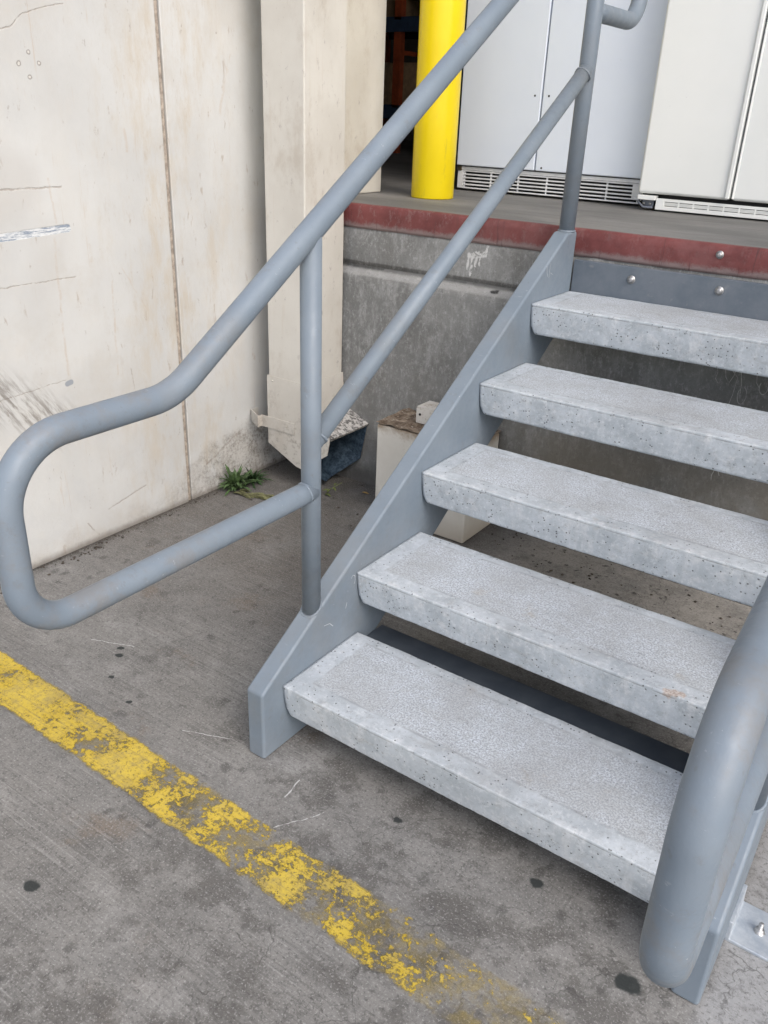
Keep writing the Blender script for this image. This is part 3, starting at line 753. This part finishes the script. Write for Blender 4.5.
ds(link('outlet_top', mesh_of(bm), flake, None, smooth=False))
bm = bmesh.new()
# back and floor of the mouth, folded from three sheets
pts = [(-.955, .106, Y0 + .002), (-.90, .10, Y0 + .004)]
def quad(bm, ps, t=Vector((0, 0, -.003))):
    A = [bm.verts.new(p) for p in ps]; B = [bm.verts.new(Vector(p) + t) for p in ps]
    bm.faces.new(A); bm.faces.new(B[::-1])
    for i in range(len(ps)): bm.faces.new((A[i], B[i], B[(i + 1) % len(ps)], A[(i + 1) % len(ps)]))
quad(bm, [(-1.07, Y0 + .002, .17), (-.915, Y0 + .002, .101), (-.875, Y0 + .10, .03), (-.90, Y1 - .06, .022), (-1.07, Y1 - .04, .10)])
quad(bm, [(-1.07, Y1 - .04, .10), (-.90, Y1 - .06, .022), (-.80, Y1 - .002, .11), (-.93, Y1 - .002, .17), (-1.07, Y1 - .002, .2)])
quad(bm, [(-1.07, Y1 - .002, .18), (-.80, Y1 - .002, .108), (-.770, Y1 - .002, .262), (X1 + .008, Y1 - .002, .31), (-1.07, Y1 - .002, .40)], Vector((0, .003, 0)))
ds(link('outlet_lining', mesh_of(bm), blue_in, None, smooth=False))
ds(box('throat_shade', -1.06, -.985, Y0 + .006, Y1 - .006, .182, .30, black, None))  # black box added as the shade inside the duct
bm = bmesh.new()
add_prism(bm, [(Y0 - .002, .0)] * 0 or [(-1.1925, 1.205), (-1.1925, 1.165), (-1.116, 1.122), (-1.116, 1.1465), (-.950, 1.1465), (-.950, 1.1495), (-1.119, 1.1495), (-1.119, 1.127), (-1.1895, 1.168), (-1.1895, 1.205)], 'z', .236, .282)
ds(link('strap_bracket', mesh_of(bm), cream, None, smooth=False))
for x, z in ((-.99, .262), (-1.06, .43), (-.915, .43)):
    bm = bmesh.new(); add_lathe(bm, [(.004, 0), (.004, .0015), (.002, .003)], 12, Matrix.Translation((x, Y0 - (.0055 if x == -.99 else .0015), z)) @ Matrix.Rotation(PI / 2, 4, 'X'))
    ds(link('rivet', mesh_of(bm), cream, None))

# ------------------------------------------------------------------ rusty topped cabinet below the stair
cb = empty('utility_cabinet', 'white metal cabinet with rusty top standing under the stair against the dock', 'cabinet', (-.38, 1.27, 0))
def cbc(o): o.parent = cb; o.location = (.38, -1.27, 0); return o
cbc(box('body', -.578, -.190, 1.172, 1.381, .002, .364, boxw, None, .006))
bm = bmesh.new()
N = 24; gr = []
for i in range(N + 1):
    row = []
    for j in range(14):
        x = -.582 + .396 * i / N; y = 1.168 + .215 * j / 13
        row.append(bm.verts.new((x, y, .3665 + .006 * noise.noise(Vector((x * 30, y * 30, 0))) + (.004 if i in (0, N) or j == 0 else 0))))
    gr.append(row)
for i in range(N):
    for j in range(13): bm.faces.new((gr[i][j], gr[i + 1][j], gr[i + 1][j + 1], gr[i][j + 1]))
cbc(link('rusty_lid', mesh_of(bm), rust, None))
br_ = box('pipe_bracket', -.468, -.300, 1.262, 1.345, .370, .374, brk, None, .001); cbc(br_)
bm = bmesh.new()
pts = [(-.468, .372), (-.468, .425), (-.455, .432), (-.30, .432), (-.30, .428), (-.30, .372)] 
def arch(cx, cz, r): return [(cx + r * math.cos(a), cz + r * math.sin(a)) for a in [PI * i / 10 for i in range(11)]]
outl = [(-.468, .372), (-.468, .426), (-.462, .432), (-.30, .432), (-.30, .372)] + [(x, z) for x, z in arch(-.385, .372, .026)]
add_prism(bm, outl, 'y', 1.258, 1.262); add_prism(bm, [(-.468, .428), (-.468, .432), (-.30, .432), (-.30, .428)], 'y', 1.262, 1.345)
cbc(link('pipe_bracket', mesh_of(bm), brk, None, smooth=False))
bm = bmesh.new(); add_lathe(bm, [(.0048, 0), (.0048, .002), (.003, .003)], 12, Matrix.Translation((-.452, 1.2578, .405)) @ Matrix.Rotation(PI / 2, 4, 'X'))
cbc(link('bracket_screw', mesh_of(bm), black, None))

# ------------------------------------------------------------------ staircase
st = empty('steel_staircase', 'blue grey steel stair with five precast concrete steps and pipe handrails', 'staircase', (W / 2, 0, 0))
def sc(o, p=None):
    if p is None: o.parent = st; o.location = (-W / 2, 0, 0)
    else: o.parent = p
    return o
ST = [(-.068, .0), (-.068, .186), (1.322, 1.068), (1.388, 1.068), (1.388, .80), (.385, .142), (.172, 0)]
def stringer(x0, x1): return sc(prism('stringer', ST, 'x', x0, x1, steel, None, .0075, 4))
sL = stringer(-SW, 0); sR = stringer(W, W + SW)
# floor clip outside the right stringer, with its anchor
cl = bmesh.new(); add_prism(cl, [(W + SW - .001, .0), (1.092, .0), (1.092, .007), (W + SW + .008, .008), (W + SW + .007, .05), (W + SW - .001, .05)], 'y', .098, .205)
clip = sc(link('floor_clip', mesh_of(cl), clipm, None, .002, 2), sR)
def weld(name, y, z, x, parent, r=.0275, slope=0.0):
    bm = bmesh.new(); P = []
    n = 40
    for k in range(n):
        a = 2 * PI * k / n; P.append(Vector((x + r * math.cos(a), y + r * math.sin(a), z + r * math.sin(a) * slope)))
    P.append(P[0].copy()); add_tube(bm, P, [.0032 + .0011 * (k % 2) for k in range(n + 1)], 8, False, Vector((0, 0, 1)))
    return sc(link(name, mesh_of(bm), steel, None), parent)
ab = bmesh.new(); M0 = Matrix.Translation((1.058, .150, .007))
add_lathe(ab, [(.011, 0), (.011, .0015), (.0085, .0016), (.0085, .008), (.0045, .0085), (.0045, .022), (.003, .023)], 6, M0)
sc(link('anchor_bolt', mesh_of(ab), zinc, None), clip)
# scratched mark near the head of the left stringer
sm_ = ribbon('scratch_mark', [[(0, 0)]] * 0, 0, 0, chalk) if False else None
def xribbon(name, lines, x, w, mat, parent):
    bm = bmesh.new()
    for L in lines:
        P = [Vector((x, a, b)) for a, b in L]; pr = None
        for i, p in enumerate(P):
            t = (P[min(i + 1, len(P) - 1)] - P[max(i - 1, 0)]).normalized(); nn = Vector((0, -t.z, t.y)) * w * (.5 + .7 * random.random())
            q = (bm.verts.new(p + nn), bm.verts.new(p - nn))
            if pr: bm.faces.new((pr[0], q[0], q[1], pr[1]))
            pr = q
    return sc(link(name, mesh_of(bm), mat, None), parent)
scr = plain('bare_scratch', (.55, .58, .62), .6, .2, 60)
for L_ in [[(1.190, .985), (1.196, .965), (1.205, .952)], [(1.213, .948), (1.212, .968), (1.216, .990)], [(1.222, .962), (1.238, .955)],
                         [(.255, .345), (.262, .352), (.27, .348), (.272, .335), (.268, .325)], [(.60, .50), (.605, .515)], [(.15, .262), (.172, .258), (.185, .244)], [(.235, .27), (.24, .285)]]: xribbon('scratch_mark', [L_], .0012, .0009, scr, sL)

# cross member behind the lowest step and riser plate below the red edge
sc(box('cross_brace', .001, W - .001, .300, .398, .096, .142, dark_steel, None, .004))
rp = sc(prism('riser_plate', [(1.388, .868), (1.388, .984), (1.4035, .984), (1.4035, .868)], 'x', .001, W - .001, riser_steel, None, .002, 2))
for x, z in ((.192, .947), (.453, .950), (.70, .949), (.88, .949)):
    bh = bolt_head('plate_bolt', x, 1.3875, z, .0085, None, zinc); sc(bh, rp)
# treads
def tread(i):
    d = .288 if i < 4 else .274; T = .092
    prof = []     # (y, z, inset) going round
    def arc(cy, cz, r, a0, a1, n=5): return [(cy + r * math.cos(a0 + (a1 - a0) * k / n), cz + r * math.sin(a0 + (a1 - a0) * k / n)) for k in range(n + 1)]
    P = arc(.0035, -.0035, .0035, PI, PI / 2)            # nose
    P += [(d * k / 12, 0) for k in range(1, 12)]
    P += arc(d - .005, -.005, .005, PI / 2, 0)
    P += [(d, -.03), (d - .004, -.06)]
    P += arc(d - .018, -T + .008, .008, 0, -PI / 2)
    P += [(d * k / 6, -T) for k in range(5, 0, -1)]
    P += arc(.020, -T + .010, .010, -PI / 2, -PI)
    P += [(.0075, -.066), (.0045, -.050), (.0025, -.034), (.001, -.018)]
    bm = bmesh.new(); n = 150; rings = []
    def inset(z):     # the ends taper: almost upright, then chamfered
        z = -z
        return .0004 + .06 * max(0, z) + max(0, z - .068) * .45
    for k in range(n + 1):
        t = k / n
        # crowd rings near the ends
        ring = []
        for (y, z) in P:
            a = inset(z); x = a + (W - 2 * a) * t
            q = Vector((x * 18 + i * 7, y * 30, z * 30)); q2 = Vector((x * 95, y * 95 + i, z * 95))
            e = noise.noise(q) * .0008 + noise.noise(q2) * .0005
            near = math.exp(-((y - .002) ** 2 + (z + .002) ** 2) / .00006)
            chip = max(0, noise.noise(Vector((x * 60 + i * 13, i, 4))) - .38) * .012 * near
            ring.append(bm.verts.new((x, y + e + chip, z + e * .7 - chip)))
        rings.append(ring)
    m = len(P)
    for a, b in zip(rings, rings[1:]):
        for k in range(m): bm.faces.new((a[k], a[(k + 1) % m], b[(k + 1) % m], b[k]))
    bm.faces.new(rings[0][::-1]); bm.faces.new(rings[-1])
    o = link('tread', mesh_of(bm), make_tread(10 * (i + 1)), None)
    o.parent = st; o.location = (-W / 2, i * RUN, H1 + i * RISE)
    o['label'] = ['lowest concrete step', 'second concrete step with a brown chip on its nose', 'third concrete step', 'fourth concrete step', 'topmost concrete step under the riser plate'][i]
    return o
for i in range(5): tread(i)
# handrails
R = .0242
def rail_z(y): return 1.32 + .645 * (y - .371)
def rail(x, side, lean=0.0):
    h = sc(tube('handrail', subdiv_line(fillet([(x, .134, .617), (x + lean, -.574, .612), (x + lean, -.574, .925), (x, -.241, .925), (x, 1.40, rail_z(1.40)), (x, 1.70, rail_z(1.40)), (x, 1.70, 1.652), (x, 1.365, 1.652)],
            [.085, .115, .16, .10, .085, .085], 18), .05), R, steel, None, 36))
    h['label'] = side
    sc(tube('post', [(x, .134, .305), (x, .134, 1.160)], .0222, steel, None, 36, Vector((0, 1, 0))), h)
    sc(tube('post', [(x, 1.362, 1.066), (x, 1.366, 1.60), (x, 1.368, rail_z(1.37))], .0238, steel, None, 36, Vector((0, 1, 0))), h)
    sc(tube('mid_rail', [(x, .134, .724), (x, .75, 1.117), (x, 1.362, 1.508)], .0215, steel, None, 36), h)
    for (yy, zz, dy, dz) in ((.110, .617, 1, 0), (.155, .739, .84, .54), (1.337, 1.491, .84, .54), (1.388, 1.652, 1, 0)):
        bm = bmesh.new(); D = Vector((0, dy, dz)).normalized(); U = Vector((1, 0, 0)); V = D.cross(U); P = []
        for k in range(41):
            a = 2 * PI * (k % 40) / 40; P.append(Vector((x, yy, zz)) + (U * math.cos(a) + V * math.sin(a)) * .0226 + D * .0022 * math.sin(2 * a))
        add_tube(bm, P, [.0024 + .0008 * (k % 2) + .0006 * math.sin(k) for k in range(41)], 8, False, D)
        sc(link('weld', mesh_of(bm), steel, None), h)
    weld('weld', .134, .312, x, h, .0225, .64); weld('weld', 1.362, 1.069, x, h, .0235)
    return h
rail(-SW / 2, 'left handrail beside the painted wall'); hr = rail(W + SW / 2, 'right handrail nearest the camera', .012)

# ------------------------------------------------------------------ weeds, dry leaves, grit
green = plain('weed_leaf_green', (.06, .105, .035), .6, .5, 40); dry = plain('dry_leaf_olive', (.15, .15, .07), .7, .4, 40)
def leaf(bm, base, dirn, L, w, droop, lobes=0):
    d = Vector(dirn).normalized(); side = d.cross(Vector((0, 0, 1))); 
    if side.length < .05: side = Vector((1, 0, 0))
    side.normalize(); n = 7; pr = None
    for k in range(n + 1):
        t = k / n; p = Vector(base) + d * L * t + Vector((0, 0, -droop * L * t * t))
        ww = w * math.sin(PI * min(1, t * .93 + .05)) ** .8 * (1 + (.45 if (lobes and k % 2) else -.1))
        p.z = max(p.z, .002)
        q = (bm.verts.new(p + side * ww + Vector((0, 0, ww * .3))), bm.verts.new(p), bm.verts.new(p - side * ww + Vector((0, 0, ww * .3))))
        if pr: bm.faces.new((pr[0], q[0], q[1], pr[1])); bm.faces.new((pr[1], q[1], q[2], pr[2]))
        pr = q
def weed(x, y, n, L, up, label, mat=green, seed=1, group=None):
    random.seed(seed); bm = bmesh.new()
    for k in range(n):
        a = random.random() * 2 * PI; u = random.uniform(*up)
        leaf(bm, (random.uniform(-.008, .008), random.uniform(-.008, .008), .002), (math.cos(a), math.sin(a), u), L * random.uniform(.5, 1), L * .042 * random.uniform(.7, 1.2), random.uniform(.2, .8), 1)
    o = link('weed', mesh_of(bm), mat); o.location = (x, y, 0)
    return tag(o, label, 'weed', 'weeds at the foot of the wall')
weed(-1.135, 1.000, 95, .15, (.6, 4.0), 'bright green weed tuft growing at the foot of the painted wall', green, 3)
weed(-1.135, 1.10, 60, .12, (.5, 3), 'smaller dark weed in the corner by the downspout strap', plain('dark_weed', (.035, .075, .025), .6, .3, 40), 5)
random.seed(12); bm = bmesh.new()
for k in range(60):
    t = random.random(); x = -1.12 + .27 * t; y = .985 + .075 * t + random.uniform(-.02, .02); a = random.uniform(-.5, .9)
    leaf(bm, (x + 1.0, y - 1.03, .004), (math.cos(a), math.sin(a) * .8, random.uniform(0, .45)), random.uniform(.03, .06), .0065, .5, 1)
o = link('wilted_weed', mesh_of(bm), dry); o.location = (-1.0, 1.03, 0); tag(o, 'wilted olive weed trailing over the slab from the green tuft', 'weed', 'weeds at the foot of the wall')
bm = bmesh.new(); add_tube(bm, [Vector((0, 0, .001)), Vector((.02, .01, .03)), Vector((.06, .03, .062))], .0012, 6)
for k in range(5): leaf(bm, (.008 * k, .004 * k, .006 + .01 * k), (math.cos(k * 2), math.sin(k * 2), .3), .03, .005, .4, 1)
o = link('weed', mesh_of(bm), plain('yellow_green_stem', (.14, .17, .05), .6, .3)); o.location = (-.83, 1.19, 0); tag(o, 'thin yellow green weed stem below the downspout outlet', 'weed', 'weeds at the foot of the wall')
random.seed(31); bm = bmesh.new()
def crumb(bm, x, y, r, z=0):
    M = Matrix.Translation((x, y, z + r * .4)) @ Matrix.Rotation(random.random() * 6, 4, 'Z') @ Matrix.Diagonal((random.uniform(.8, 1.8), random.uniform(.6, 1.2), random.uniform(.4, .8), 1))
    bmesh.ops.create_icosphere(bm, subdivisions=1, radius=r, matrix=M)
for k in range(150): crumb(bm, XW + .008 + abs(random.gauss(0, .018)), random.uniform(-.2, 1.3), random.uniform(.0012, .004))
for k in range(26): crumb(bm, random.gauss(-1.155, .02), random.gauss(.33, .07), random.uniform(.002, .006))
for k in range(140): crumb(bm, random.uniform(-.15, .95), random.uniform(.75, 1.37), random.uniform(.0012, .005))
for k in range(60): crumb(bm, random.uniform(-1.1, -.2), random.uniform(.95, 1.37), random.uniform(.0015, .005))
grit = link('grit', mesh_of(bm), plain('dark_grit', (.06, .05, .04), .9, .6, 60)); tag(grit, 'dark grit and crumbs collected along the wall and under the stair', 'grit', None, 'stuff')
lf = bmesh.new(); leaf(lf, (0, 0, .004), (1, .3, .1), .03, .008, .2)
o = link('dry_leaf', mesh_of(lf), plain('tan_leaf', (.42, .28, .1), .7)); o.location = (-.73, 1.30, 0); tag(o, 'tiny tan dead leaf on the slab left of the cabinet', 'leaf')

# ------------------------------------------------------------------ light
w = bpy.data.worlds.new('World'); S.world = w; w.use_nodes = True
nt = w.node_tree; bg = nt.nodes['Background']
sky = nt.nodes.new('ShaderNodeTexSky'); sky.sky_type = 'NISHITA'; sky.sun_disc = False
EL, AZ = math.radians(43), math.radians(115)       # azimuth clockwise from +Y
sky.sun_elevation = EL; sky.sun_rotation = AZ; sky.dust_density = 3.0; sky.air_density = 1.0
hs = nt.nodes.new('ShaderNodeHueSaturation'); hs.inputs['Saturation'].default_value = .80
nt.links.new(sky.outputs[0], hs.inputs['Color']); nt.links.new(hs.outputs[0], bg.inputs['Color'])
bg.inputs['Strength'].default_value = .15
sd = bpy.data.lights.new('sun', 'SUN'); sd.energy = .62; sd.angle = math.radians(38); sd.color = (1, .975, .95)
so = bpy.data.objects.new('sun', sd); COL.objects.link(so)
dirv = Vector((math.sin(AZ) * math.cos(EL), math.cos(AZ) * math.cos(EL), math.sin(EL)))
so.rotation_euler = dirv.to_track_quat('Z', 'Y').to_euler(); so.location = dirv * 20

# ------------------------------------------------------------------ camera
cd = bpy.data.cameras.new('camera'); co = bpy.data.objects.new('camera', cd); COL.objects.link(co)
co.location = (1.06653, -1.1813, 1.38316); co.rotation_euler = (1.12496, -.03627, .6142)
cd.sensor_fit = 'VERTICAL'; cd.sensor_height = 36; cd.sensor_width = 36; cd.lens = 840.89 * 36 / 1024
cd.clip_start = .05; cd.clip_end = 500
S.camera = co
S.view_settings.view_transform = 'Standard'; S.view_settings.look = 'None'; S.view_settings.gamma = 1
S.view_settings.use_curve_mapping = False; S.view_settings.exposure = .95
S.render.resolution_x = 768; S.render.resolution_y = 1024
